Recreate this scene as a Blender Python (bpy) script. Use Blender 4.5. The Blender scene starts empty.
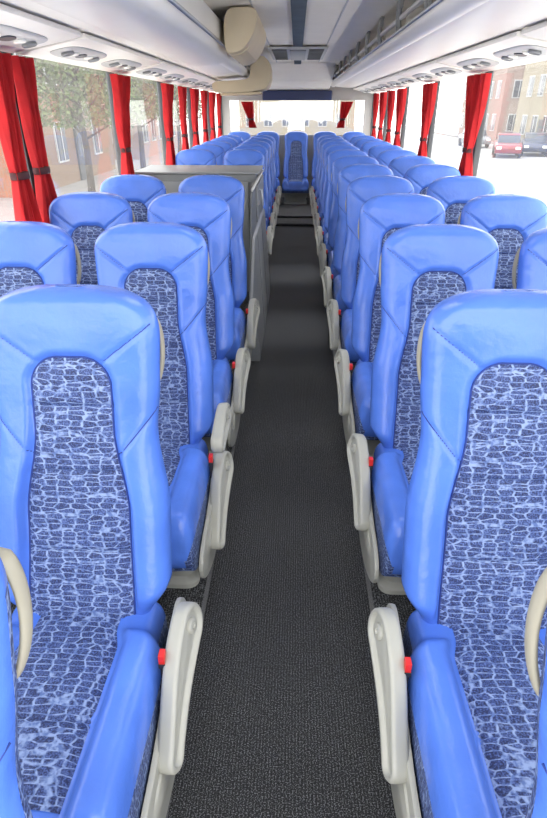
import bpy, bmesh, math, random
from mathutils import Vector, Matrix
random.seed(4)
C = bpy.context.scene.collection
pi = math.pi
HC = 1.60          # camera height
PLAT = 0.08        # seat platform height
YR = 11.3          # rear wall
G = -1.40          # street level

# ------------------------------------------------------------------ materials
def new_mat(name):
    m = bpy.data.materials.new(name); m.use_nodes = True
    nt = m.node_tree; b = nt.nodes['Principled BSDF']
    return m, nt, b
def N(nt, t, **kw):
    n = nt.nodes.new(t)
    for k, v in kw.items(): setattr(n, k, v)
    return n
def ramp(nt, stops):
    r = N(nt, 'ShaderNodeValToRGB'); e = r.color_ramp.elements
    while len(e) < len(stops): e.new(0.5)
    for i, (p, c) in enumerate(stops):
        e[i].position = p; e[i].color = (*c, 1)
    return r
def plain(name, col, rough=0.5, metal=0.0, var=0.08, scale=6, bump=0.0, bscale=80, coat=0.0, bdist=0.003, spec=None):
    m, nt, b = new_mat(name)
    tc = N(nt, 'ShaderNodeTexCoord'); no = N(nt, 'ShaderNodeTexNoise'); no.inputs['Scale'].default_value = scale
    nt.links.new(tc.outputs['Object'], no.inputs['Vector'])
    r = ramp(nt, [(0.3, tuple(c*(1-var) for c in col)), (0.7, tuple(min(1, c*(1+var)) for c in col))])
    nt.links.new(no.outputs['Fac'], r.inputs['Fac']); nt.links.new(r.outputs['Color'], b.inputs['Base Color'])
    b.inputs['Roughness'].default_value = rough; b.inputs['Metallic'].default_value = metal
    b.inputs['Coat Weight'].default_value = coat
    if spec is not None: b.inputs['Specular IOR Level'].default_value = spec
    if bump > 0:
        n2 = N(nt, 'ShaderNodeTexNoise'); n2.inputs['Scale'].default_value = bscale; n2.inputs['Detail'].default_value = 5
        nt.links.new(tc.outputs['Object'], n2.inputs['Vector'])
        bp = N(nt, 'ShaderNodeBump'); bp.inputs['Strength'].default_value = bump; bp.inputs['Distance'].default_value = bdist
        nt.links.new(n2.outputs['Fac'], bp.inputs['Height']); nt.links.new(bp.outputs['Normal'], b.inputs['Normal'])
    return m
M_leather = plain('blue_leather', (0.085, 0.200, 0.70), 0.26, var=0.12, scale=5, bump=0.45, bscale=18, bdist=0.010)
M_seam = plain('seam_thread', (0.018, 0.045, 0.23), 0.7)
M_beige = plain('beige_plastic', (0.38, 0.38, 0.335), 0.42, var=0.03)
M_tan = plain('tan_handle', (0.34, 0.32, 0.25), 0.5)
M_red = plain('red_buckle', (0.65, 0.025, 0.02), 0.35)
M_black = plain('black_plastic', (0.02, 0.02, 0.025), 0.45)
M_dark = plain('dark_trim', (0.05, 0.055, 0.065), 0.5)
M_cream = plain('cream_lining', (0.90, 0.86, 0.78), 0.6, var=0.02, bump=0.05, bscale=200)
M_rear_shade = plain('shaded_rear_lining', (0.42, 0.41, 0.40), 0.6, var=0.02)  # cream lining greyed so the rear wall looks shaded
M_white = plain('white_lining', (0.90, 0.875, 0.82), 0.4, var=0.01)
M_grey = plain('grey_laminate', (0.155, 0.165, 0.172), 0.4, var=0.01)
M_greym = plain('mid_grey_laminate', (0.26, 0.272, 0.282), 0.38, var=0.01)
M_greyl = plain('light_grey_panel', (0.50, 0.51, 0.52), 0.45, var=0.02)
M_nosing = plain('step_nosing', (0.12, 0.123, 0.127), 0.5)
M_silver = plain('brushed_metal', (0.55, 0.56, 0.58), 0.35, metal=0.7, var=0.03)
M_strip = plain('blue_grey_strip', (0.13, 0.16, 0.20), 0.9, spec=0.0)
M_navy = plain('navy_panel', (0.012, 0.025, 0.10), 0.4)
M_housing = plain('tan_housing', (0.64, 0.54, 0.37), 0.6, var=0.02)
M_tyre = plain('tyre_rubber', (0.02, 0.02, 0.02), 0.8)
M_dglass = plain('car_window_glass', (0.04, 0.05, 0.07), 0.1)
M_road = plain('road_asphalt', (0.34, 0.335, 0.33), 0.9, var=0.15, scale=0.6)
M_pave = plain('pavement_stone', (0.22, 0.21, 0.20), 0.9, var=0.1, scale=2)
M_bark = plain('bark', (0.06, 0.045, 0.035), 0.9, var=0.3)
M_leaf = plain('leaf', (0.075, 0.10, 0.032), 0.8, var=0.4, scale=3)
M_roof = plain('roof_tile', (0.13, 0.07, 0.06), 0.8, var=0.2)
M_carred = plain('car_paint_red', (0.20, 0.012, 0.02), 0.3, coat=0.4)
M_carblue = plain('car_paint_blue', (0.02, 0.03, 0.07), 0.3, coat=0.4)
M_carsil = plain('car_paint_silver', (0.2, 0.21, 0.23), 0.25, coat=0.6)
M_lamp = plain('lamp_lens', (0.9, 0.9, 0.85), 0.2)

def curtain_mat():
    m, nt, b = new_mat('red_curtain')
    tc = N(nt, 'ShaderNodeTexCoord'); no = N(nt, 'ShaderNodeTexNoise'); no.inputs['Scale'].default_value = 9
    nt.links.new(tc.outputs['Object'], no.inputs['Vector'])
    r = ramp(nt, [(0.3, (0.34, 0.004, 0.008)), (0.7, (0.56, 0.010, 0.016))])
    nt.links.new(no.outputs['Fac'], r.inputs['Fac']); nt.links.new(r.outputs['Color'], b.inputs['Base Color'])
    b.inputs['Roughness'].default_value = 0.8
    tr = N(nt, 'ShaderNodeBsdfTranslucent'); tr.inputs['Color'].default_value = (0.5, 0.010, 0.016, 1)
    mx = N(nt, 'ShaderNodeMixShader'); mx.inputs[0].default_value = 0.14
    out = nt.nodes['Material Output']
    nt.links.new(b.outputs[0], mx.inputs[1]); nt.links.new(tr.outputs[0], mx.inputs[2]); nt.links.new(mx.outputs[0], out.inputs['Surface'])
    return m
M_curtain = curtain_mat()
M_tie = plain('dark_red_tie', (0.05, 0.008, 0.012), 0.7)

def glass_mat(name, haze):
    m, nt, b = new_mat(name)
    t = N(nt, 'ShaderNodeBsdfTransparent'); t.inputs[0].default_value = (0.97, 0.98, 0.98, 1)
    g = N(nt, 'ShaderNodeBsdfGlossy'); g.inputs['Roughness'].default_value = 0.02
    tl = N(nt, 'ShaderNodeBsdfTranslucent'); tl.inputs[0].default_value = (0.95, 0.95, 0.95, 1)
    mx = N(nt, 'ShaderNodeMixShader'); mx2 = N(nt, 'ShaderNodeMixShader'); out = nt.nodes['Material Output']
    mx.inputs[0].default_value = 0.10; mx2.inputs[0].default_value = haze
    nt.links.new(t.outputs[0], mx.inputs[1]); nt.links.new(g.outputs[0], mx.inputs[2])
    nt.links.new(mx.outputs[0], mx2.inputs[1]); nt.links.new(tl.outputs[0], mx2.inputs[2])
    nt.links.new(mx2.outputs[0], out.inputs['Surface'])
    return m
M_glass = glass_mat('window_glass', 0.04)

def fabric_mat():
    m, nt, b = new_mat('crackle_fabric')
    L = nt.links.new
    tc = N(nt, 'ShaderNodeTexCoord')
    mp = N(nt, 'ShaderNodeMapping'); mp.inputs['Scale'].default_value = (0.60, 1.35, 1.60)
    L(tc.outputs['Object'], mp.inputs['Vector'])
    dn = N(nt, 'ShaderNodeTexNoise'); dn.inputs['Scale'].default_value = 16; dn.inputs['Detail'].default_value = 5
    L(mp.outputs[0], dn.inputs['Vector'])
    sub = N(nt, 'ShaderNodeVectorMath', operation='SUBTRACT'); sub.inputs[1].default_value = (.5, .5, .5)
    L(dn.outputs['Color'], sub.inputs[0])
    sc = N(nt, 'ShaderNodeVectorMath', operation='SCALE'); sc.inputs['Scale'].default_value = 0.020
    L(sub.outputs[0], sc.inputs[0])
    ad = N(nt, 'ShaderNodeVectorMath', operation='ADD'); L(mp.outputs[0], ad.inputs[0]); L(sc.outputs[0], ad.inputs[1])
    def vor(feat):
        vo = N(nt, 'ShaderNodeTexVoronoi', feature=feat); vo.inputs['Scale'].default_value = 46
        vo.inputs['Randomness'].default_value = 0.45; L(ad.outputs[0], vo.inputs['Vector']); return vo
    vo = vor('DISTANCE_TO_EDGE'); vc = vor('F1')
    line = ramp(nt, [(0.04, (1, 1, 1)), (0.10, (0, 0, 0))]); L(vo.outputs['Distance'], line.inputs['Fac'])
    fn = N(nt, 'ShaderNodeTexNoise'); fn.inputs['Scale'].default_value = 260; fn.inputs['Detail'].default_value = 2
    L(tc.outputs['Object'], fn.inputs['Vector'])
    sp = N(nt, 'ShaderNodeSeparateColor'); L(vc.outputs['Color'], sp.inputs[0])
    av = N(nt, 'ShaderNodeMath', operation='MULTIPLY_ADD'); av.inputs[1].default_value = 0.10; L(sp.outputs[0], av.inputs[0]); L(fn.outputs['Fac'], av.inputs[2])
    base = ramp(nt, [(0.42, (0.010, 0.019, 0.075)), (0.56, (0.034, 0.060, 0.19)), (0.74, (0.10, 0.155, 0.37))])
    L(av.outputs[0], base.inputs['Fac'])
    ln = N(nt, 'ShaderNodeMix', data_type='RGBA')
    f2 = N(nt, 'ShaderNodeTexNoise'); f2.inputs['Scale'].default_value = 90
    L(tc.outputs['Object'], f2.inputs['Vector'])
    f2r = ramp(nt, [(0.36, (0, 0, 0)), (0.58, (1, 1, 1))]); L(f2.outputs['Fac'], f2r.inputs['Fac']); L(f2r.outputs['Color'], ln.inputs[0])
    ln.inputs[6].default_value = (0.09, 0.15, 0.36, 1); ln.inputs[7].default_value = (0.26, 0.35, 0.58, 1)
    mix = N(nt, 'ShaderNodeMix', data_type='RGBA')
    L(line.outputs['Color'], mix.inputs[0]); L(base.outputs['Color'], mix.inputs[6]); L(ln.outputs[2], mix.inputs[7])
    L(mix.outputs[2], b.inputs['Base Color'])
    b.inputs['Roughness'].default_value = 0.65
    hr = ramp(nt, [(0.0, (0, 0, 0)), (0.25, (1, 1, 1))]); L(vo.outputs['Distance'], hr.inputs['Fac'])
    bp = N(nt, 'ShaderNodeBump'); bp.inputs['Strength'].default_value = 0.5; bp.inputs['Distance'].default_value = 0.002
    L(hr.outputs['Color'], bp.inputs['Height']); L(bp.outputs['Normal'], b.inputs['Normal'])
    return m
M_fabric = fabric_mat()

def carpet_mat():
    m, nt, b = new_mat('charcoal_carpet')
    L = nt.links.new
    tc = N(nt, 'ShaderNodeTexCoord')
    n1 = N(nt, 'ShaderNodeTexNoise'); n1.inputs['Scale'].default_value = 300; n1.inputs['Detail'].default_value = 3
    L(tc.outputs['Object'], n1.inputs['Vector'])
    wv = N(nt, 'ShaderNodeTexWave', bands_direction='X'); wv.inputs['Scale'].default_value = 34; wv.inputs['Distortion'].default_value = 0.3
    L(tc.outputs['Object'], wv.inputs['Vector'])
    ml = N(nt, 'ShaderNodeMath', operation='MULTIPLY_ADD'); ml.inputs[1].default_value = 0.07
    L(wv.outputs['Fac'], ml.inputs[0]); L(n1.outputs['Fac'], ml.inputs[2])
    r = ramp(nt, [(0.46, (0.003, 0.0033, 0.004)), (0.56, (0.014, 0.0145, 0.016)), (0.67, (0.19, 0.195, 0.205))])
    L(ml.outputs[0], r.inputs['Fac']); L(r.outputs['Color'], b.inputs['Base Color'])
    b.inputs['Roughness'].default_value = 0.8
    b.inputs['Sheen Weight'].default_value = 0.16; b.inputs['Sheen Roughness'].default_value = 0.4
    bp = N(nt, 'ShaderNodeBump'); bp.inputs['Strength'].default_value = 0.6; bp.inputs['Distance'].default_value = 0.003
    L(ml.outputs[0], bp.inputs['Height']); L(bp.outputs['Normal'], b.inputs['Normal'])
    return m
M_carpet = carpet_mat()

def brick_mat(name, c1, c2, mortar):
    m, nt, b = new_mat(name)
    tc = N(nt, 'ShaderNodeTexCoord'); br = N(nt, 'ShaderNodeTexBrick')
    mp = N(nt, 'ShaderNodeMapping'); mp.inputs['Rotation'].default_value = (pi/2, 0, pi/2)
    br.inputs['Scale'].default_value = 2.0
    br.inputs['Color1'].default_value = (*c1, 1); br.inputs['Color2'].default_value = (*c2, 1); br.inputs['Mortar'].default_value = (*mortar, 1)
    nt.links.new(tc.outputs['Object'], mp.inputs['Vector']); nt.links.new(mp.outputs[0], br.inputs['Vector'])
    nt.links.new(br.outputs['Color'], b.inputs['Base Color']); b.inputs['Roughness'].default_value = 0.9
    return m
M_brick = brick_mat('orange_brick', (0.30, 0.115, 0.045), (0.26, 0.09, 0.038), (0.20, 0.13, 0.085))
M_stucco = plain('cream_render', (0.27, 0.235, 0.175), 0.9, var=0.05, scale=1)
M_pink = plain('pale_render', (0.27, 0.20, 0.175), 0.9, var=0.05, scale=1)

# ------------------------------------------------------------------ mesh helpers
def make_mesh(name, verts, faces, mats, smooth=True, fm=None, recalc=True, sharp=None):
    me = bpy.data.meshes.new(name); me.from_pydata([tuple(v) for v in verts], [], faces)
    if not isinstance(mats, (list, tuple)): mats = [mats]
    for m in mats: me.materials.append(m)
    for i, p in enumerate(me.polygons):
        p.use_smooth = smooth
        if fm: p.material_index = fm[i]
    if recalc:
        bm = bmesh.new(); bm.from_mesh(me); bmesh.ops.recalc_face_normals(bm, faces=bm.faces); bm.to_mesh(me); bm.free()
    if sharp is not None:
        me.set_sharp_from_angle(angle=math.radians(sharp))
    me.update(); return me
def obj(name, me, parent=None, loc=(0, 0, 0), rot=(0, 0, 0), **props):
    o = bpy.data.objects.new(name, me); C.objects.link(o)
    o.location = loc; o.rotation_euler = rot
    if parent is not None: o.parent = parent
    for k, v in props.items(): o[k] = v
    return o
def empty(name, loc=(0, 0, 0), rot=(0, 0, 0), **props):
    o = obj(name, None, None, loc, rot, **props); o.empty_display_size = 0.1; return o
def loft(rings, close=True, caps=True):
    n = len(rings[0]); v = [p for r in rings for p in r]; f = []
    for i in range(len(rings)-1):
        for j in range(n if close else n-1):
            k = (j+1) % n
            f.append((i*n+j, i*n+k, (i+1)*n+k, (i+1)*n+j))
    if caps:
        f.append(tuple(range(n))); f.append(tuple((len(rings)-1)*n+j for j in range(n)))
    return v, f
def box_data(x0, x1, y0, y1, z0, z1, bev=0.0, seg=2):
    bm = bmesh.new(); bmesh.ops.create_cube(bm, size=1)
    for v in bm.verts:
        v.co = Vector(((x0+x1)/2+v.co.x*(x1-x0), (y0+y1)/2+v.co.y*(y1-y0), (z0+z1)/2+v.co.z*(z1-z0)))
    if bev > 0: bmesh.ops.bevel(bm, geom=bm.edges[:], offset=bev, segments=seg, affect='EDGES', profile=0.6)
    bm.verts.index_update()
    v = [tuple(p.co) for p in bm.verts]; f = [tuple(q.index for q in p.verts) for p in bm.faces]; bm.free()
    return v, f
def merge(*ds):
    V, F, FM = [], [], []
    for i, d in enumerate(ds):
        o = len(V); V += list(d[0]); F += [tuple(a+o for a in f) for f in d[1]]
        FM += [d[2] if len(d) > 2 else 0]*len(d[1])
    return V, F, FM
def box(name, x0, x1, y0, y1, z0, z1, mat, bev=0.0):
    v, f = box_data(x0, x1, y0, y1, z0, z1, bev)
    return make_mesh(name, v, f, mat, smooth=bev > 0, sharp=40 if bev > 0 else None)
def prism_data(pts, axis, a0, a1):
    def P(p, a):
        return {'y': (p[0], a, p[1]), 'x': (a, p[0], p[1]), 'z': (p[0], p[1], a)}[axis]
    return loft([[P(p, a0) for p in pts], [P(p, a1) for p in pts]])
def prism(name, pts, axis, a0, a1, mat, bev=0.0, sharp=40):
    v, f = prism_data(pts, axis, a0, a1)
    me = make_mesh(name, v, f, mat, smooth=bev > 0)
    if bev > 0:
        bm = bmesh.new(); bm.from_mesh(me)
        bmesh.ops.bevel(bm, geom=bm.edges[:], offset=bev, segments=2, affect='EDGES', profile=0.6); bm.to_mesh(me); bm.free()
        for p in me.polygons: p.use_smooth = True
        me.set_sharp_from_angle(angle=math.radians(sharp))
    return me
def chaikin(pts, n=2):
    for _ in range(n):
        q = []
        for i in range(len(pts)):
            a, b = pts[i], pts[(i+1) % len(pts)]
            q.append((a[0]*.75+b[0]*.25, a[1]*.75+b[1]*.25)); q.append((a[0]*.25+b[0]*.75, a[1]*.25+b[1]*.75))
        pts = q
    return pts
def scaled_loft(name, pts, y0, L, mat, r=0.05, k0=.80):
    cx = sum(p[0] for p in pts)/len(pts); cz = sum(p[1] for p in pts)/len(pts)
    rings = []
    prof = ((0, k0), (.12*r, k0+(1-k0)*.35), (.4*r, k0+(1-k0)*.7), (r, 1.0))
    for t, k in prof:
        rings.append([(cx+(x-cx)*k, y0+t, cz+(z-cz)*k) for x, z in pts])
    for t, k in reversed(prof):
        rings.append([(cx+(x-cx)*k, y0+L-t, cz+(z-cz)*k) for x, z in pts])
    v, f = loft(rings); return make_mesh(name, v, f, mat, sharp=50)
def tube_data(path, r, seg=8, closed=False):
    path = [Vector(p) for p in path]; rings = []
    for i, p in enumerate(path):
        a = path[max(i-1, 0)]; b = path[min(i+1, len(path)-1)]
        t = (b-a).normalized(); up = Vector((0, 0, 1)) if abs(t.z) < 0.9 else Vector((1, 0, 0))
        s = t.cross(up).normalized(); u = s.cross(t)
        rr = r[i] if isinstance(r, (list, tuple)) else r
        rings.append([tuple(p+(s*math.cos(2*pi*k/seg)+u*math.sin(2*pi*k/seg))*rr) for k in range(seg)])
    return loft(rings)
def lathe_data(prof, seg=20, center=(0, 0, 0)):
    rings = []
    for r, z in prof:
        rings.append([(center[0]+r*math.cos(2*pi*k/seg), center[1]+r*math.sin(2*pi*k/seg), center[2]+z) for k in range(seg)])
    return loft(rings)
def smooth01(x):
    x = max(0.0, min(1.0, x)); return x*x*(3-2*x)
def interp(x, xs, ys):
    if x <= xs[0]: return ys[0]
    for i in range(len(xs)-1):
        if x <= xs[i+1]:
            t = smooth01((x-xs[i])/(xs[i+1]-xs[i])); return ys[i]+(ys[i+1]-ys[i])*t
    return ys[-1]

# ------------------------------------------------------------------ the seat (faces -Y, origin on platform, backrest top at y=0)
ZB, HB = 0.26, 0.89
ZT = ZB+HB
def s_t(z): return (z-ZB)/HB
def yc(z):
    t = s_t(z); return -0.30+0.42*t-0.12*t*t
def hw(z):
    return interp(s_t(z), [0.10, .21, .40, .62, .76, .88], [0.175, .228, .227, .200, .209, .213])
RTOP = 0.115
def topfac(z):
    u = (z-(ZT-RTOP))/RTOP
    if u <= 0: return 1.0
    return max(0.0, 1-u**2.9)**(1/2.6)
def topT(z):
    u = (z-(ZT-0.032))/0.032
    if u <= 0: return 1.0
    return max(0.0, 1-u**2.4)**0.5
ZARCH = ZB+0.83*HB
RA = 0.070
def fabw(z): return interp(s_t(z), [.1, .40, .64, .80], [.138, .130, .098, .097])
def sd_fab(x, z):
    r = RA; f = fabw(z)
    qx = abs(x)-(f-r); qz = z-(ZARCH-r)
    return math.hypot(max(qx, 0), max(qz, 0))+min(max(qx, qz), 0)-r
SEAMS = (((.078, ZARCH-.012), (.198, ZARCH+.076)), ((.104, ZB+.50), (.203, ZB+.61)))
def seg_d(x, z, a, b):
    dx, dz = b[0]-a[0], b[1]-a[1]; t = max(0, min(1, ((x-a[0])*dx+(z-a[1])*dz)/(dx*dx+dz*dz)))
    return math.hypot(x-a[0]-t*dx, z-a[1]-t*dz)
def yfront(x, z):
    w = max(hw(z)*topfac(z), 1e-5); T = 0.040*topT(z)
    s = min(1, abs(x)/w)
    base = T*max(0.0, 1-s**12)**0.5
    sd = sd_fab(x, z)
    t = s_t(z)
    wing = (0.010+0.026*(1-smooth01((t-.45)/.25)))*smooth01((t-.10)/.10)
    rel = wing*smooth01(sd/0.022)*max(0.0, 1-s**12)**0.6
    rel -= 0.005*math.exp(-(sd/0.005)**2)*(1 if s < .95 else 0)
    if sd < 0:
        rel += 0.006*smooth01(-sd/0.05)
        for zs in (0.30, 0.52, 0.70):
            rel -= 0.009*math.exp(-((t-zs)/0.007)**2)
    rel += 0.004*math.exp(-((t-0.92)/0.07)**2)*max(0.0, 1-s**4)*topT(z)
    if sd > 0.003:
        for (a, b) in SEAMS:
            d = seg_d(abs(x), z, a, b)
            rel -= 0.007*math.exp(-(d/0.0045)**2)*max(0, 1-s**8)
    return yc(z)-base-rel*topT(z)
def farch(z):
    f = fabw(z); r = RA
    if z > ZARCH-r: f = f-r+math.sqrt(max(0, r*r-(z-ZARCH+r)**2))
    return f
def build_backrest():
    zs = [ZB+(ZT-RTOP-ZB)*i/140 for i in range(141)]+[ZT-RTOP+RTOP*math.sin(pi/2*i/28) for i in range(1, 28)]+[ZT-0.0003]
    ns, nb = 77, 13
    rings = []
    for z in zs:
        w = hw(z)*topfac(z); r = []
        for i in range(ns):
            q = -1+2*i/(ns-1); s = 0.6*q+0.4*math.sin(q*pi/2); x = s*w
            r.append((x, yfront(x, z), z))
        T = 0.050*topT(z)
        for i in range(1, nb-1):
            q = 1-2*i/(nb-1); s = math.sin(q*pi/2)
            r.append((s*w, yc(z)+T*max(0, 1-abs(s)**6)**0.5, z))
        rings.append(r)
    v, f = loft(rings)
    n = len(rings[0]); fm = []
    for k in range(len(f)):
        j = k % n; fm.append(1 if (k < (len(rings)-1)*n and j >= ns-1 and k//n < 142) else 0)
    return make_mesh('backrest', v, f, [M_leather, M_fabric], fm=fm)
def build_back_fabric():
    rows = []
    for i in range(120):
        z = ZB+0.04+(ZARCH-0.0005-ZB-0.04)*(1-(1-i/119)**1.3)
        f = farch(z)
        rows.append([(f*(-1+2*j/20), yfront(f*(-1+2*j/20), z)-0.0035, z) for j in range(21)])
    v, f = loft(rows, close=False, caps=False)
    return make_mesh('fabric_panel', v, f, M_fabric)
def build_seams():
    ds = []
    path = []
    for i in range(60):
        z = ZB+0.06+(ZARCH-0.0002-ZB-0.06)*(1-(1-i/59)**1.6)
        path.append((farch(z), z))
    full = path+[(-x, z) for x, z in reversed(path)]
    ds.append(tube_data([(x, yfront(x, z)-0.004, z) for x, z in full], 0.0022, 5))
    for sx in (1, -1):
        for (a, b) in SEAMS:
            pts = []
            for i in range(14):
                t = i/13; x = sx*(a[0]+(b[0]-a[0])*t); z = a[1]+(b[1]-a[1])*t
                pts.append((x, yfront(x, z)+0.0002, z))
            ds.append(tube_data(pts, 0.0021, 5))
    v, f, fm = merge(*ds)
    return make_mesh('seam', v, f, M_seam)
YB, YF = -0.24, -0.82
CW = 0.240
CFW = 0.122
def czt(x, y):
    q = (y-YF)/(YB-YF)
    s = min(1, abs(x)/CW)
    z = 0.366+0.02*(1-q)
    sd = abs(x)-CFW-.002
    back = 1-smooth01((y+.375)/.05)
    z += 0.036*back*smooth01(sd/0.034)*max(0, 1-s**14)**0.5
    z -= 0.006*math.exp(-(sd/0.006)**2)
    if sd < 0:
        z += 0.008*smooth01(-sd/0.06)
        z -= 0.008*math.exp(-((q-.42)/.015)**2)
    return z
def build_cushion():
    rings = []; n = 53
    ys = [YB-(YB-YF-0.07)*i/56 for i in range(57)]+[YF+0.07-0.07*math.sin(pi/2*i/12) for i in range(1, 12)]+[YF-0.0005]
    zbm = 0.205
    for y in ys:
        u = (YF+0.07-y)/0.07; q = (y-YF)/(YB-YF)
        k = 1.0 if u <= 0 else max(0.02, 1-min(1, u)**2.6)**(1/2.6)
        kw = 1.0 if u <= 0 else 0.88+0.12*max(0, 1-min(1, u)**2.6)**(1/2.6)
        kw *= 1-0.14*smooth01((y+.40)/.07)
        r = []
        for i in range(n):
            qq = -1+2*i/(n-1); s = 0.45*qq+0.55*math.sin(qq*pi/2); x = CW*s
            zt = czt(x, y); h = (zt-zbm)*max(0, 1-abs(s)**18)**0.35
            r.append((x*kw, y, zbm+0.05*(1-k)+max(h, 0)*k))
        for i in range(1, 8):
            s = 1-2*i/8; r.append(((CW-.006)*s*kw, y, zbm-0.005+0.05*(1-k)))
        rings.append(r)
    v, f = loft(rings); m = len(rings[0]); fm = []
    for k in range(len(f)):
        j = k % m; fm.append(1 if (k < (len(rings)-1)*m and (j >= n-2 or j < 1)) else 0)
    return make_mesh('seat_cushion', v, f, [M_leather, M_fabric], fm=fm)
def build_cushion_fabric():
    rows = []
    for i in range(60):
        y = YB-(YB-YF-0.065)*i/59
        kw = 1-0.14*smooth01((y+.40)/.07)
        rows.append([(CFW*kw*(-1+2*j/14), y, czt(CFW*(-1+2*j/14), y)+0.003) for j in range(15)])
    v, f = loft(rows, close=False, caps=False)
    return make_mesh('cushion_fabric', v, f, M_fabric)
def bent_capsule(L, r1, r2, d, bend, n=12, m=8):
    def cen(t): return (-L*t, -bend*math.sin(pi*t*.5)*t+bend*.35*math.sin(pi*t))
    top, bot = [], []
    for i in range(m+1):
        t = i/m; c = cen(t); r = r1+(r2-r1)*smooth01(t)-d
        top.append((c[0], c[1]+r)); bot.append((c[0], c[1]-r))
    p = []
    for i in range(n+1):
        a = pi/2-pi*i/n; p.append(((r1-d)*math.cos(a), (r1-d)*math.sin(a)))
    p += bot[1:]
    c = cen(1)
    for i in range(1, n):
        a = -pi/2-pi*i/n; p.append((c[0]+(r2-d)*math.cos(a), c[1]+(r2-d)*math.sin(a)))
    p += list(reversed(top))[:-1]
    return p
def build_armrest(s, L=.275, r1=.056, r2=.034, bend=.026, tilt=-14):
    rings = []
    for x, d in ((-.021, .014), (-.020, .007), (-.015, .001), (-.008, 0), (.010, 0), (.016, .001), (.0205, .005), (.0215, .010), (.0205, .0135), (.013, .016), (.010, .018), (.010, .026), (.012, .0315)):
        rings.append([(x, a, b) for a, b in bent_capsule(L, r1, r2, min(d, r2-.002), bend)])
    v, f = loft(rings)
    pv, pf = loft([[(x, r*math.cos(2*pi*k/16), r*math.sin(2*pi*k/16)) for k in range(16)] for x, r in ((.008, .020), (.018, .020), (.020, .017), (.020, .008), (.016, .006))])
    V, F, fm = merge((v, f), (pv, pf))
    t = math.radians(tilt); c_, s_ = math.cos(t), math.sin(t)
    V = [((x*c_+z*s_)*s, y, -x*s_+z*c_) for x, y, z in V]
    return make_mesh('armrest', V, F, M_beige, sharp=60)
def build_side_panel(s):
    pts = chaikin([(-.20, .34), (-.20, .16), (-.30, .03), (-.55, .03), (-.70, .09), (-.79, .16), (-.77, .25), (-.55, .27), (-.42, .34), (-.28, .42)], 2)
    a = prism('tmp', pts, 'x', s*0.242, s*0.257, M_beige, 0.005)
    cx, cz = -.47, .18
    pin = [(cx+(x-cx)*.66, cz+(z-cz)*.58) for x, z in pts]
    pin2 = [(cx+(x-cx)*.62, cz+(z-cz)*.52) for x, z in pts]
    v, f = loft([[(s*.255, a_, b_) for a_, b_ in pin], [(s*.262, a_, b_) for a_, b_ in pin2]])
    v0 = [tuple(q.co) for q in a.vertices]; f0 = [tuple(p.vertices) for p in a.polygons]
    V, F, fm = merge((v0, f0), (v, f))
    return make_mesh('side_panel', V, F, M_beige, sharp=40)
def build_leg():
    def rr(hx, y0, y1, z, r=.04, n=5):
        pts = []
        for cx, cy, a0 in ((hx-r, y1-r, 0), (-hx+r, y1-r, pi/2), (-hx+r, y0+r, pi), (hx-r, y0+r, 1.5*pi)):
            for i in range(n): pts.append((cx+r*math.cos(a0+pi/2*i/(n-1)), cy+r*math.sin(a0+pi/2*i/(n-1)), z))
        return pts
    rings = [rr(.21, -.68, -.26, 0), rr(.21, -.68, -.26, .02), rr(.195, -.66, -.28, .04), rr(.195, -.66, -.28, .10), rr(.21, -.70, -.26, .16), rr(.230, -.77, -.24, .19), rr(.230, -.77, -.24, .204)]
    v, f = loft(rings); return make_mesh('seat_base', v, f, M_beige, sharp=40)
def build_handle(s):
    rings = []
    for i in range(19):
        t = i/18; z = ZT-0.080-0.17*t
        b = math.sin(pi*t)**0.40
        cx, cy = s*(0.180+0.026*b), yc(z)+0.036+0.014*b
        rings.append([(cx+.006*math.cos(a), cy+.014*math.sin(a), z) for a in [2*pi*k/10 for k in range(10)]])
    v, f = loft(rings); return make_mesh('grab_handle', v, f, M_tan)
def build_buckle(s):
    a = box_data(s*.246-.007, s*.246+.007, -.450, -.428, .392, .420, .0012)
    c = box_data(s*.246-.008, s*.246+.008, -.452, -.426, .380, .394, .001)
    b = box_data(s*.246-.006, s*.246+.006, -.448, -.430, .30, .384, .002)
    v, f, fm = merge((*a, 0), (*b, 1), (*c, 1)); return make_mesh('belt_buckle', v, f, [M_red, M_black], fm=fm, sharp=30)

me_back = build_backrest(); me_bf = build_back_fabric(); me_seam = build_seams()
me_cu = build_cushion(); me_cf = build_cushion_fabric(); me_leg = build_leg()
me_arm = {s: build_armrest(s) for s in (1, -1)}
me_armu = build_armrest(1, .19, .042, .031, .008, -6)
me_sp = {s: build_side_panel(s) for s in (1, -1)}
me_h = {s: build_handle(s) for s in (1, -1)}
me_bu = {s: build_buckle(s) for s in (1, -1)}

def seat(x, y, z, s, aisle, label, group, arm_up=False):
    r = empty('passenger_seat', (x, y, z), label=label, category='coach seat', group=group)
    obj('backrest', me_back, r); obj('fabric_panel', me_bf, r); obj('seam', me_seam, r)
    obj('seat_cushion', me_cu, r); obj('cushion_fabric', me_cf, r); obj('seat_base', me_leg, r, label='pale grey seat base')
    obj('grab_handle', me_h[s], r, label='tan grab handle')
    if aisle:
        obj('side_panel', me_sp[s], r, label='pale grey side panel')
        obj('belt_buckle', me_bu[s], r, label='red seat belt buckle')
        if not arm_up:
            obj('armrest', me_arm[s], r, (s*0.286, -0.345, 0.400), (math.radians(30), 0, s*math.radians(-4)), label='pale grey armrest folded down')
        else:
            obj('armrest', me_armu, r, (s*0.288, -0.34, 0.535), (math.radians(0), 0, 0), label='short pale grey armrest pointing forward')
            obj('armrest_shell', me_arm[s], r, (s*0.284, -0.39, 0.340), (math.radians(32), 0, s*math.radians(-3)), label='pale grey moulded shell below the armrest')
    return r
D = [1.258+0.82*(k-1) for k in range(0, 12)]
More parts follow.
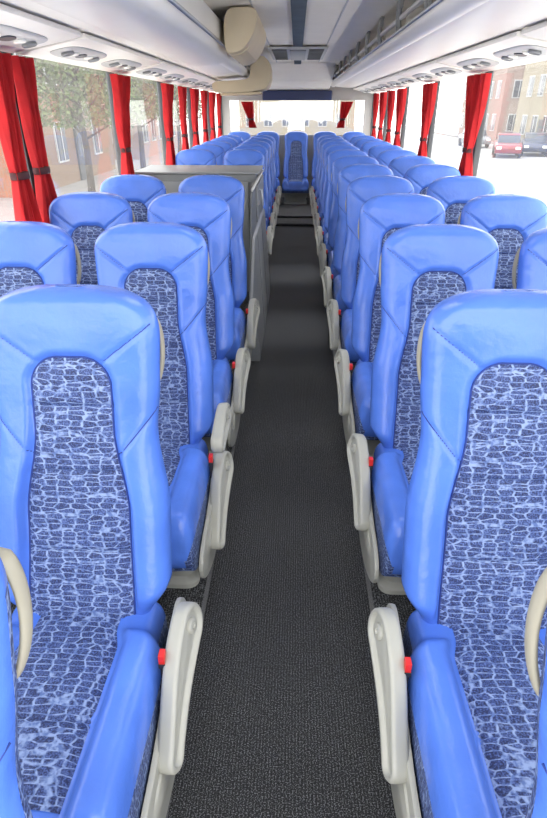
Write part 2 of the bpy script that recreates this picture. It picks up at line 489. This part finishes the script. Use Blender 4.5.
for k in range(0, 12):
    y = D[k]
    for side in (-1, 1):
        if side == -1 and k in (5, 6): continue
        s = -side
        xs = 0.535
        if k == 0: xs = 0.525 if side < 0 else 0.495
        if k == 1 and side == 1: xs = 0.522
        seat(side*xs, y, PLAT, s, True, 'bright blue leather coach seat with crackle fabric beside the aisle', 'aisle side coach seats', arm_up=(side == -1 and k == 2))
        if k >= 2:
            seat(side*1.038, y, PLAT, s, False, 'bright blue leather coach seat with crackle fabric beside the window', 'window side coach seats')
for x in (-1.04, -.52, 0, .52, 1.04):
    seat(x, YR-0.24, 0.08, 1 if x <= 0 else -1, False, 'bright blue leather seat of the rear bench', 'rear bench seats')

# ------------------------------------------------------------------ shell
ST = dict(kind='structure')
XW = 1.36
obj('floor', box('floor', -0.30, 0.30, -0.8, YR-.01, -0.05, 0.0, M_carpet), **ST)
n = 0
def trim(me):
    global n; n += 1
    return obj('trim_%d' % n, me, **ST)
for s in (-1, 1):
    trim(box('platform', min(s*.30, s*XW), max(s*.30, s*XW), -0.8, YR-.01, -0.05, PLAT-0.002, M_carpet))
v, f, fm = merge((*box_data(-.298, .298, 8.76, YR-.01, .001, .040), 0), (*box_data(-.298, .298, 8.74, 8.77, .024, .045, .004), 1),
                 (*box_data(-.298, .298, 9.25, YR-.01, .040, .076), 0), (*box_data(-.298, .298, 9.23, 9.262, .060, .079, .004), 1))
rs = obj('rear_step', make_mesh('rear_step', v, f, [M_carpet, M_nosing], fm=fm, smooth=False), label='dark carpeted steps with grey nosing up to rear bench', category='step')
for s, nm in ((-1, 'left'), (1, 'right')):
    x0, x1 = (s*XW, s*(XW+.05)); x0, x1 = min(x0, x1), max(x0, x1)
    v, f, fm = merge((*box_data(x0, x1, -0.8, YR, -.05, 1.03), 0), (*box_data(x0, x1, -0.8, YR, 1.84, 1.97), 1),
                     (*box_data(min(s*1.335, s*XW), max(s*1.335, s*XW), -0.8, YR, .98, 1.035, .006), 0))
    obj('wall_'+nm, make_mesh('wall', v, f, [M_greyl, M_white], fm=fm, smooth=False), **ST)
PIL = [3.0+1.65*k for k in range(-2, 6)]
wn = 0
for s in (-1, 1):
    x0, x1 = min(s*1.352, s*1.40), max(s*1.352, s*1.40)
    for p in PIL:
        trim(box('pillar', x0, x1, p-.035, p+.035, 1.03, 1.84, M_dark, 0.01))
    for a, b in zip(PIL[:-1], PIL[1:]):
        wn += 1
        obj('window_%d' % wn, box('window', s*1.385-.003, s*1.385+.003, a+.035, b-.035, 1.03, 1.84, M_glass), **ST)
cp = [(0, 2.18), (.30, 2.18), (.40, 2.178), (.54, 2.170), (.575, 2.155), (.60, 2.155), (.61, 2.18), (.9, 2.17), (1.15, 2.11), (1.32, 2.03), (1.37, 1.97), (1.42, 1.97), (1.36, 2.10), (1.15, 2.19), (.9, 2.23), (.30, 2.245), (0, 2.25)]
full = cp+[(-x, z) for x, z in reversed(cp[1:-1])]
half = cp[1:-1]
SK0, SK1 = 1.75, 2.65       # roof opening added out of view to let light onto the aisle
v, f, fm = merge(prism_data(full, 'y', 0.2, SK0), prism_data(full, 'y', SK1, YR+.05), prism_data(half, 'y', SK0, SK1), prism_data([(-x, z) for x, z in half], 'y', SK0, SK1))
obj('ceiling', make_mesh('ceiling', v, f, M_cream, smooth=True, sharp=30), **ST)
wn += 1
obj('window_%d' % wn, box('added_light_opening', -.30, .30, SK0, SK1, 2.22, 2.226, M_glass), **ST)  # unseen pane closing the added roof opening
trim(box('ceiling_strip', -.050, .050, SK1+.05, 6.8, 2.158, 2.182, M_strip, 0.004))
trim(box('ceiling_strip', -.050, .050, 8.4, 9.4, 2.158, 2.182, M_strip, 0.004))
for s in (-1, 1):
    trim(box('ceiling_seam', s*.30-.005, s*.30+.005, SK1+.05, 9.4, 2.174, 2.182, M_greyl))
trim(prism('rear_soffit', [(9.3, 2.175), (9.6, 2.12), (10.3, 1.98), (11.0, 1.90), (YR-.005, 1.885), (YR-.005, 2.175)], 'x', -.565, .565, M_cream, 0.01))
WX, WZ0, WZ1 = 1.22, 1.16, 1.72
v, f, fm = merge((*box_data(-1.41, 1.41, YR, YR+.05, -.05, WZ0), 0), (*box_data(-1.41, 1.41, YR, YR+.05, WZ1, 2.25), 0),
                 (*box_data(-1.41, -WX, YR, YR+.05, WZ0, WZ1), 0), (*box_data(WX, 1.41, YR, YR+.05, WZ0, WZ1), 0),
                 (*box_data(-.62, .62, YR-.05, YR-.001, 1.72, 1.875, .015), 1))
obj('wall_rear', make_mesh('wall_rear', v, f, [M_rear_shade, M_navy], fm=fm, smooth=False), **ST)
wn += 1
obj('window_%d' % wn, box('window', -WX, WX, YR+.042, YR+.048, WZ0, WZ1, M_glass), **ST)

# ------------------------------------------------------------------ luggage racks
for s in (-1, 1):
    r = empty('luggage_rack', (0, 0, 0), label='white overhead luggage rack with silver rail above the windows', category='luggage rack')
    prof = [(.60, 1.962), (.60, 1.99), (.66, 1.99), (.98, 1.955), (1.345, 1.945), (1.345, 1.925), (1.0, 1.912), (.92, 1.912), (.80, 1.918), (.70, 1.930), (.64, 1.942)]
    sh = obj('rack_shelf', prism('rack_shelf', [(s*a, b) for a, b in prof], 'y', 0.3, YR-.07, M_white), r)
    for p in sh.data.polygons: p.use_smooth = True
    sh.data.set_sharp_from_angle(angle=math.radians(35))
    lip = chaikin([(.578, 1.950), (.572, 1.985), (.595, 2.010), (.65, 2.005), (.68, 1.98), (.68, 1.93), (.62, 1.918)], 2)
    obj('rack_lip', scaled_loft('rack_lip', [(s*a, b) for a, b in lip], .3, YR-.38, M_white, .02), r)
    y0 = .3 if s > 0 else 5.3
    v, f = tube_data([(s*.585, y0, 2.050), (s*.585, YR-.07, 2.050)], 0.014); obj('rail', make_mesh('rail', v, f, M_silver), r, label='silver guard rail')
    if s < 0:
        lp = chaikin([(-.70, 1.885), (-.575, 1.895), (-.525, 1.965), (-.515, 2.06), (-.53, 2.14), (-.62, 2.145), (-.70, 2.03), (-.86, 1.925), (-.84, 1.885)], 2)
        obj('rack_lid', scaled_loft('rack_lid', lp, .3, 4.75, M_white, .12), r, label='smooth pale rounded lid')
        v, f = tube_data([(-.520, .35, 1.985), (-.520, 4.92, 1.985), (-.53, 5.0, 1.985), (-.57, 5.06, 1.985)], 0.010); obj('rail', make_mesh('rail', v, f, M_silver), r, label='silver edge rail')
    else:
        v, f = tube_data([(.568, .3, 1.98), (.568, YR-.07, 1.98)], 0.008); obj('rail', make_mesh('rail', v, f, M_silver), r, label='silver edge rail')
    for p in [1.4+.82*k for k in range(12)]:
        if s < 0 and p < 5.3: continue
        pts = [(s*.585, p, 1.985), (s*.575, p, 2.04), (s*.575, p, 2.11), (s*.585, p, 2.155)]
        a_ = tube_data([(x_, p-.035, z_) for x_, _, z_ in pts], 0.011, 8); b_ = tube_data([(x_, p+.035, z_) for x_, _, z_ in pts], 0.011, 8)
        c_ = box_data(min(s*.566, s*.590), max(s*.566, s*.590), p-.055, p+.055, 2.095, 2.138, .004)
        v2, f2 = box_data(min(s*.62, s*1.25), max(s*.62, s*1.25), p-.006, p+.006, 1.975, 2.10, .003)
        v, f, fm = merge((*a_, 0), (*b_, 0), (*c_, 0), (v2, f2, 1))
        obj('rack_bracket', make_mesh('bracket', v, f, [M_greym, M_white], fm=fm), r, label='grey rack bracket')

ang = math.atan2(.065, .35)
me_sv = box('service_body', -.175, .175, -.80, .80, 0, .022, M_white, .006)
def oval(rx, ry, z0, z1, cx=0, cy=0, n=28, e=3.5):
    def ring(k, z):
        return [(cx+rx*k*math.copysign(abs(math.cos(2*pi*i/n))**(2/e), math.cos(2*pi*i/n)), cy+ry*k*math.copysign(abs(math.sin(2*pi*i/n))**(2/e), math.sin(2*pi*i/n)), z) for i in range(n)]
    return loft([ring(1, z0), ring(1, (z0+z1)/2), ring(.94, z1)])
v, f = oval(.085, .30, .001, -.008); me_recess = make_mesh('recess', v, f, M_greyl, sharp=40)
v, f = lathe_data([(.030, -.006), (.034, -.018), (.028, -.022), (.022, -.014), (.006, -.016), (.001, -.016)]); me_vent = make_mesh('vent', v, f, M_greym, sharp=50)
v, f = lathe_data([(.026, -.006), (.028, -.014), (.022, -.018), (.001, -.019)]); me_rl = make_mesh('rl', v, f, M_lamp, sharp=50)
v, f = oval(.03, .05, -.006, -.013, e=2.2); me_spk = make_mesh('spk', v, f, M_dark, sharp=40)
for s in (-1, 1):
    for k in range(6):
        y = 2.175+1.65*k
        r = empty('service_panel', (s*1.16, y, 1.853), (0, s*ang, 0), label='white overhead service panel with reading lights and air vents', category='overhead panel', group='overhead service panels')
        obj('panel_body', me_sv, r)
        for yy in (-.4, .4):
            obj('recess_plate', me_recess, r, (0, yy, 0), label='grey oval plate')
            for d in (-.20, .20): obj('air_vent', me_vent, r, (0, yy+d, 0), label='round grey air vent')
            for d in (-.11, .11): obj('reading_light', me_rl, r, (0.0, yy+d, 0), label='round reading light')
            obj('speaker', me_spk, r, (0, yy, 0), label='small black speaker grille')
r = empty('roof_hatch', (0, 7.6, 2.165), label='grey roof hatch with dark louvred vents on ceiling', category='roof hatch')
obj('hatch_frame', box('hatch', -.32, .32, -.75, .75, -.02, .0, M_greyl, .008), r)
obj('hatch_panel', box('hatchp', -.09, .09, -.65, .65, -.034, -.018, M_greym, .008), r)
for sx in (-1, 1):
    ds = [box_data(sx*.20-.08, sx*.20+.08, -.68, .68, -.026, -.018)]
    ds2 = [(*box_data(sx*.20-.075, sx*.20+.075, -.66+.17*i, -.64+.17*i, -.034, -.02), 1) for i in range(8)]
    v, f, fm = merge((*ds[0], 0), *ds2); obj('louvre_vent', make_mesh('louvre', v, f, [M_black, M_grey], fm=fm, smooth=False), r, label='dark louvred vent')
r = empty('overhead_monitor', (0, 4.30, 0), label='large tan curved monitor housing under the ceiling beside the luggage rack', category='monitor')
pp = chaikin([(-.49, 2.165), (-.36, 2.175), (-.26, 2.165), (-.275, 2.05), (-.345, 1.945), (-.42, 1.915), (-.49, 1.915)], 2)
obj('monitor_case', scaled_loft('mcase', pp, 0, 1.2, M_housing, .03, .95), r)
obj('monitor_flap', prism('mflap', [(-.455, 1.925), (-.40, 1.930), (-.352, 1.955), (-.300, 2.03), (-.292, 2.024), (-.346, 1.942), (-.398, 1.916), (-.455, 1.910)], 'y', .10, 1.10, M_housing, .002), r, label='tan folded screen flap')
r = empty('overhead_monitor', (0, 7.3, 0), label='wide tan monitor housing under the luggage rack', category='monitor')
obj('monitor_case', prism('mcase', chaikin([(-.985, 1.78), (-.985, 1.870), (-.80, 1.875), (-.60, 1.885), (-.540, 1.92), (-.540, 2.10), (-.40, 2.13), (-.31, 2.05), (-.31, 1.85), (-.40, 1.77), (-.92, 1.75)], 1), 'y', 0, .6, M_housing, .008), r)
obj('monitor_flap', prism('mflap', [(-.90, 1.750), (-.46, 1.765), (-.43, 1.765), (-.43, 1.748), (-.46, 1.738), (-.90, 1.728)], 'y', .06, .50, M_housing, .003), r, label='tan folded screen flap')

# ------------------------------------------------------------------ stairwell cabinet
r = empty('stairwell_cabinet', (-.80, 4.72, PLAT), label='grey laminate stairwell cabinet standing between the seat rows', category='cabinet')
obj('cabinet_body', box('cab', -.50, .486, 0, .60, 0, 1.055, M_grey, .012), r)
obj('cabinet_top', box('cabt', -.51, .51, -.01, .61, 1.055, 1.07, M_greym, .006), r)
obj('cabinet_door', box('cabd', -.40, .02, -.02, .0, .10, 1.0, M_greym, .006), r)
obj('cabinet_door', box('cabd', .06, .42, -.02, .0, .10, 1.0, M_greym, .006), r)
obj('stair_wall', prism('kick', [(-1.08, 0.0), (.60, 0.0), (.60, 1.04), (0, 1.04), (-.60, 1.04), (-.70, .98), (-.84, .58), (-1.04, .32), (-1.08, .22)], 'x', .486, .499, M_grey, .004), r, label='dark grey stair side wall')
sl = [(.503, -.078), (.568, -.078), (.563, .05), (.520, .70), (.503, .72)]
rings = [[(x, y, z if z < .3 else z*kz) for x, z in sl] for y, kz in ((-1.12, .42), (-1.08, .50), (-.80, .96), (-.76, 1.0), (-.22, 1.0), (-.20, 1.0), (.56, 1.0), (.60, .97))]
v, f = loft(rings); obj('slanted_panel', make_mesh('slant', v, f, M_greym, sharp=30), r, label='slanted lighter grey lower panel')
for yy in (-.50, .02):
    sm = [[(x+.0015, y, z) for x, z in ((.5675, -.06), (.5635, .05), (.521, .68), (.519, .68), (.555, .05), (.558, -.06))] for y in (yy, yy+.012)]
    v, f = loft(sm); obj('panel_seam', make_mesh('pseam', v, f, M_dark, smooth=False), r, label='dark panel joint')
v, f = tube_data([(.505, -.76, 1.03), (.505, .58, 1.03)], .010); obj('edge_trim', make_mesh('etrim', v, f, M_greyl), r, label='pale edge trim')
obj('side_door', box('cabs', .499, .512, -.30, .56, .74, 1.00, M_greym, .004), r, label='lighter grey access door')
v, f = tube_data([(.508, -.15, .96), (.535, -.15, .96), (.535, -.15, .84), (.508, -.15, .84)], .007); obj('door_handle', make_mesh('dh', v, f, M_silver), r, label='metal handle')

# ------------------------------------------------------------------ curtains
def curtain_mesh(H, wtop, wtie, wbot, ztie, lean=0.0, folds=7, amp=.026):
    rows = []; nu, nv = folds*12, 44
    for j in range(nv+1):
        z = H*(1-j/nv)
        if z > ztie: t = (z-ztie)/(H-ztie); w = wtie+(wtop-wtie)*(t**0.6); am = amp*(0.6+.4*t)
        else: t = 1-z/ztie; w = wtie+(wbot-wtie)*math.sin(t*pi/2); am = amp*(0.6+.6*t)
        off = lean*(1-z/H)
        rows.append([(am*math.sin(2*pi*folds*i/nu+0.6*math.sin(z*5))*(.8+.35*math.sin(i*.21+1))+0.006*math.sin(i*.9+z*9), off+w*(i/nu-.5), z) for i in range(nu+1)])
    v, f = loft(rows, close=False, caps=False); return make_mesh('curtain_cloth', v, f, M_curtain, recalc=False)
def tie_mesh(w, z, off):
    rings = []
    for dz, k in ((-.016, .95), (-.013, 1), (.013, 1), (.016, .95)):
        rings.append([(.036*k*math.cos(a), off+(w/2+.008)*k*math.sin(a), z+dz) for a in [2*pi*i/20 for i in range(20)]])
    v, f = loft(rings); return make_mesh('tie_back', v, f, M_tie)
def curtain(x, y, z0, lean, wtop=.30, rot=0, H=.79, ztie=.30, wt=.12, amp=.032):
    r = empty('curtain', (x, y, z0), (0, 0, rot), label='gathered red curtain tied back beside the window', category='curtain', group='red window curtains')
    obj('curtain_cloth', curtain_mesh(H, wtop, wt, .24 if H > .5 else .14, ztie, lean, amp=amp), r)
    obj('tie_back', tie_mesh(wt, ztie, lean*(1-ztie/H)), r, label='dark red tie')
for s in (-1, 1):
    for p in PIL[1:]:
        if p > YR-.2: continue
        if abs(p-3.0) < .1:
            if s < 0: curtain(s*1.305, p-.24, 1.02, -.02, .19); curtain(s*1.305, p+.0, 1.02, 0.0, .19)
        elif p > 2.5: curtain(s*1.302, p, 1.02, -.14 if s < 0 else -.03, .42, amp=.036)
        if 6 < p < 10 and (s < 0 or p > 7): curtain(s*1.302, p+.80, 1.02, -.05, .30, amp=.032)
    curtain(s*.90, YR-.055, 1.28, s*.10, .22, rot=pi/2, H=.42, ztie=.14, wt=.08)

# ------------------------------------------------------------------ outside
obj('road', box('road', -60, 60, -20, 120, G-.1, G, M_road), label='pale grey asphalt road outside', category='road')
obj('pavement', box('pave', -14, -5.6, -20, 90, G, G+.1, M_pave), label='pale stone pavement along the street', category='pavement')
obj('pavement', box('pave', 18.6, 26, -20, 90, G, G+.1, M_pave), label='pale stone pavement along the street', category='pavement')
def house(x, y, w, L, h, mat, side, label):
    r = empty('building', (x, y, G+.1), label=label, category='building')
    obj('facade', box('facade', 0 if side > 0 else -w, w if side > 0 else 0, 0, L, 0, h, mat), r)
    xx = [0, w] if side > 0 else [-w, 0]
    obj('roof', prism('roof', [(xx[0]-.3, h), (xx[1]+.3, h), ((xx[0]+xx[1])/2, h+2.0)], 'y', -.3, L+.3, M_roof), r)
    z = 0.9
    while z+1.5 < h:
        yy = 1.0
        while yy+1.1 < L:
            f1 = box_data(-.06, .06, yy, yy+1.1, z, z+1.5); f2 = box_data(-.09, .09, yy+.08, yy+1.02, z+.08, z+1.42); f3 = box_data(-.11, .11, yy+.52, yy+.58, z+.05, z+1.45)
            v, f, fm = merge((*f1, 0), (*f2, 1), (*f3, 0)); obj('house_window', make_mesh('hw', v, f, [M_greyl, M_dglass], fm=fm, smooth=False), r, label='white framed window')
            yy += 2.3
        xw = xx[0]+.8
        while xw+1.1 < xx[1]:
            f1 = box_data(xw, xw+1.1, -.06, .06, z, z+1.5); f2 = box_data(xw+.08, xw+1.02, -.09, .09, z+.08, z+1.42); f3 = box_data(xw+.52, xw+.58, -.11, .11, z+.05, z+1.45)
            v, f, fm = merge((*f1, 0), (*f2, 1), (*f3, 0)); obj('house_window', make_mesh('hw', v, f, [M_greyl, M_dglass], fm=fm, smooth=False), r, label='white framed window')
            xw += 2.2
        z += 2.8
    obj('house_door', box('hd', -.08, .08, L*.5, L*.5+1.0, 0, 2.1, M_dark), r, label='dark entrance door')
    obj('cornice', box('cornice', xx[0]-.12, xx[1]+.12, -.12, L+.12, h-.25, h-.02, M_greyl), r, label='pale cornice band')
house(-9.8, 21, 8, 11, 7.4, M_brick, -1, 'orange brick building with white framed windows')
house(-9.9, 38, 8, 14, 6.0, M_pink, -1, 'pale rendered building with white framed windows')
house(19.2, 42, 10, 13, 6.6, M_stucco, 1, 'cream rendered house with brown tiled roof')
house(19.4, 60, 9, 14, 6.6, M_pink, 1, 'pale rendered house with tiled roof')
house(-7, 75, 14, 8, 4.4, M_stucco, 1, 'cream house at the end of the street')
def car(x, y, rot, paint, label):
    r = empty('car', (x, y, G), (0, 0, rot), label=label, category='car')
    side = [(-2.1, .35), (-2.15, .62), (-1.95, .82), (-1.1, .92), (1.6, .95), (2.1, .85), (2.15, .4), (1.9, .28), (-1.9, .28)]
    obj('car_body', prism('cb', side, 'x', -.85, .85, paint, .05), r)
    cab = [(-1.15, .90), (-.55, 1.38), (.95, 1.42), (1.65, .93)]
    obj('car_windows', prism('cc', cab, 'x', -.72, .72, M_dglass, .04), r)
    obj('car_roof', prism('cr', [(-.60, 1.36), (-.5, 1.43), (.9, 1.46), (1.02, 1.38)], 'x', -.70, .70, paint, .02), r)
    for wx in (-.80, .80):
        for wy in (-1.3, 1.35):
            v, f = lathe_data([(.001, -.1), (.2, -.1), (.32, -.09), (.33, 0), (.32, .09), (.2, .1), (.001, .1)])
            obj('wheel', make_mesh('wheel', v, f, M_tyre, sharp=40), r, (wx, wy, .33), (0, pi/2, 0))
    for wx in (-.6, .6):
        obj('headlight', box('hl', wx-.16, wx+.16, -2.16, -2.08, .56, .72, M_lamp, .02), r)
car(14.8, 43.0, -.28, M_carred, 'dark red car parked on the street')
car(17.2, 44.5, -.30, M_carblue, 'dark blue car parked on the street')
car(15.6, 54, 0.0, M_carsil, 'silver car parked on the street')
def tree(x, y, h, label):
    r = empty('tree', (x, y, G+.11), label=label, category='tree')
    ds = [tube_data([(0, 0, 0), (.05, 0, h*.3), (-.05, .05, h*.6), (0, 0, h)], [.14, .11, .08, .03], 8)]
    for i in range(22):
        a = i*2.4; z = h*(.35+.026*i); l = h*.30*(1-.02*i)
        e = Vector((math.cos(a)*l, math.sin(a)*l, z+l*.7)); m2 = Vector((math.cos(a)*l*.5, math.sin(a)*l*.5, z+l*.25))
        ds.append(tube_data([(0, 0, z), m2, e], [.04, .025, .008], 6))
        for q in range(4):
            b = a+(q-1.5)*.7; e2 = e+Vector((math.cos(b), math.sin(b), .7))*l*.4
            ds.append(tube_data([m2.lerp(e, .4+.18*q), e2], [.015, .005], 5))
    v, f, fm = merge(*ds); obj('trunk', make_mesh('trunk', v, f, M_bark), r)
    V, F = [], []
    for i in range(4200):
        a = random.uniform(0, 2*pi); rr = h*.36*math.sqrt(random.random()); z = h*(.42+.6*random.random())
        c = Vector((math.cos(a)*rr, math.sin(a)*rr, z)); u = Vector([random.uniform(-1, 1) for _ in range(3)]).normalized()*.075; w = u.orthogonal().normalized()*.05
        k = len(V); V += [c-u, c+w, c+u, c-w]; F.append((k, k+1, k+2, k+3))
    obj('foliage', make_mesh('foliage', V, F, M_leaf, smooth=False, recalc=False), r, kind='stuff')
tree(-6.9, 19.5, 5.6, 'leafy young street tree beside the pavement')
tree(-7.0, 27, 6.0, 'leafy young street tree beside the pavement')
tree(-7.0, 36, 5.5, 'leafy young street tree beside the pavement')
tree(19.4, 37, 5.5, 'leafy young street tree beside the pavement')

# ------------------------------------------------------------------ world, lights, camera
w = bpy.data.worlds.new('sky'); bpy.context.scene.world = w; w.use_nodes = True
nt = w.node_tree; bg = nt.nodes['Background']
tc = N(nt, 'ShaderNodeTexCoord'); sp = N(nt, 'ShaderNodeSeparateXYZ'); nt.links.new(tc.outputs['Generated'], sp.inputs[0])
rp = ramp(nt, [(0.0, (0.75, 0.74, 0.73)), (0.5, (1.0, 0.985, 0.96)), (1.0, (0.98, 0.98, 1.0))])
mr = N(nt, 'ShaderNodeMapRange'); mr.inputs[1].default_value = -1; nt.links.new(sp.outputs[2], mr.inputs[0]); nt.links.new(mr.outputs[0], rp.inputs['Fac'])
nt.links.new(rp.outputs['Color'], bg.inputs['Color']); bg.inputs['Strength'].default_value = 4.9
for i, p in enumerate(PIL[1:-1]):
    for s in (-1, 1):
        l = bpy.data.lights.new('added_rack_fill', 'AREA'); l.shape = 'RECTANGLE'; l.size = .04; l.size_y = 1.4; l.energy = 9; l.color = (1, .93, .81)  # added fill at sill height, brightens the rack undersides
        o = bpy.data.objects.new('added_rack_fill', l); o.location = (s*1.335, p+.82, 1.045); o.rotation_euler = (0, math.radians(180+s*28), 0); C.objects.link(o)
for y, e in ((4.3, 75), (6.0, 90)):  # added spots that lay soft light bands on the aisle carpet
    l = bpy.data.lights.new('added_aisle_fill', 'SPOT'); l.energy = e; l.spot_size = math.radians(30); l.spot_blend = 1.0; l.shadow_soft_size = .02; l.color = (.96, .98, 1)
    o = bpy.data.objects.new('added_aisle_fill', l); o.location = (0, y, 2.15); C.objects.link(o)

cam = bpy.data.cameras.new('camera'); co = bpy.data.objects.new('camera', cam); C.objects.link(co)
co.location = (0, 0, HC); co.rotation_euler = (math.radians(90-28.9), 0, math.radians(2.15))
cam.sensor_fit = 'VERTICAL'; cam.sensor_height = 36; cam.lens = 24
cam.clip_start = 0.02; cam.clip_end = 300
bpy.context.scene.camera = co
vs = bpy.context.scene.view_settings
vs.view_transform = 'Standard'
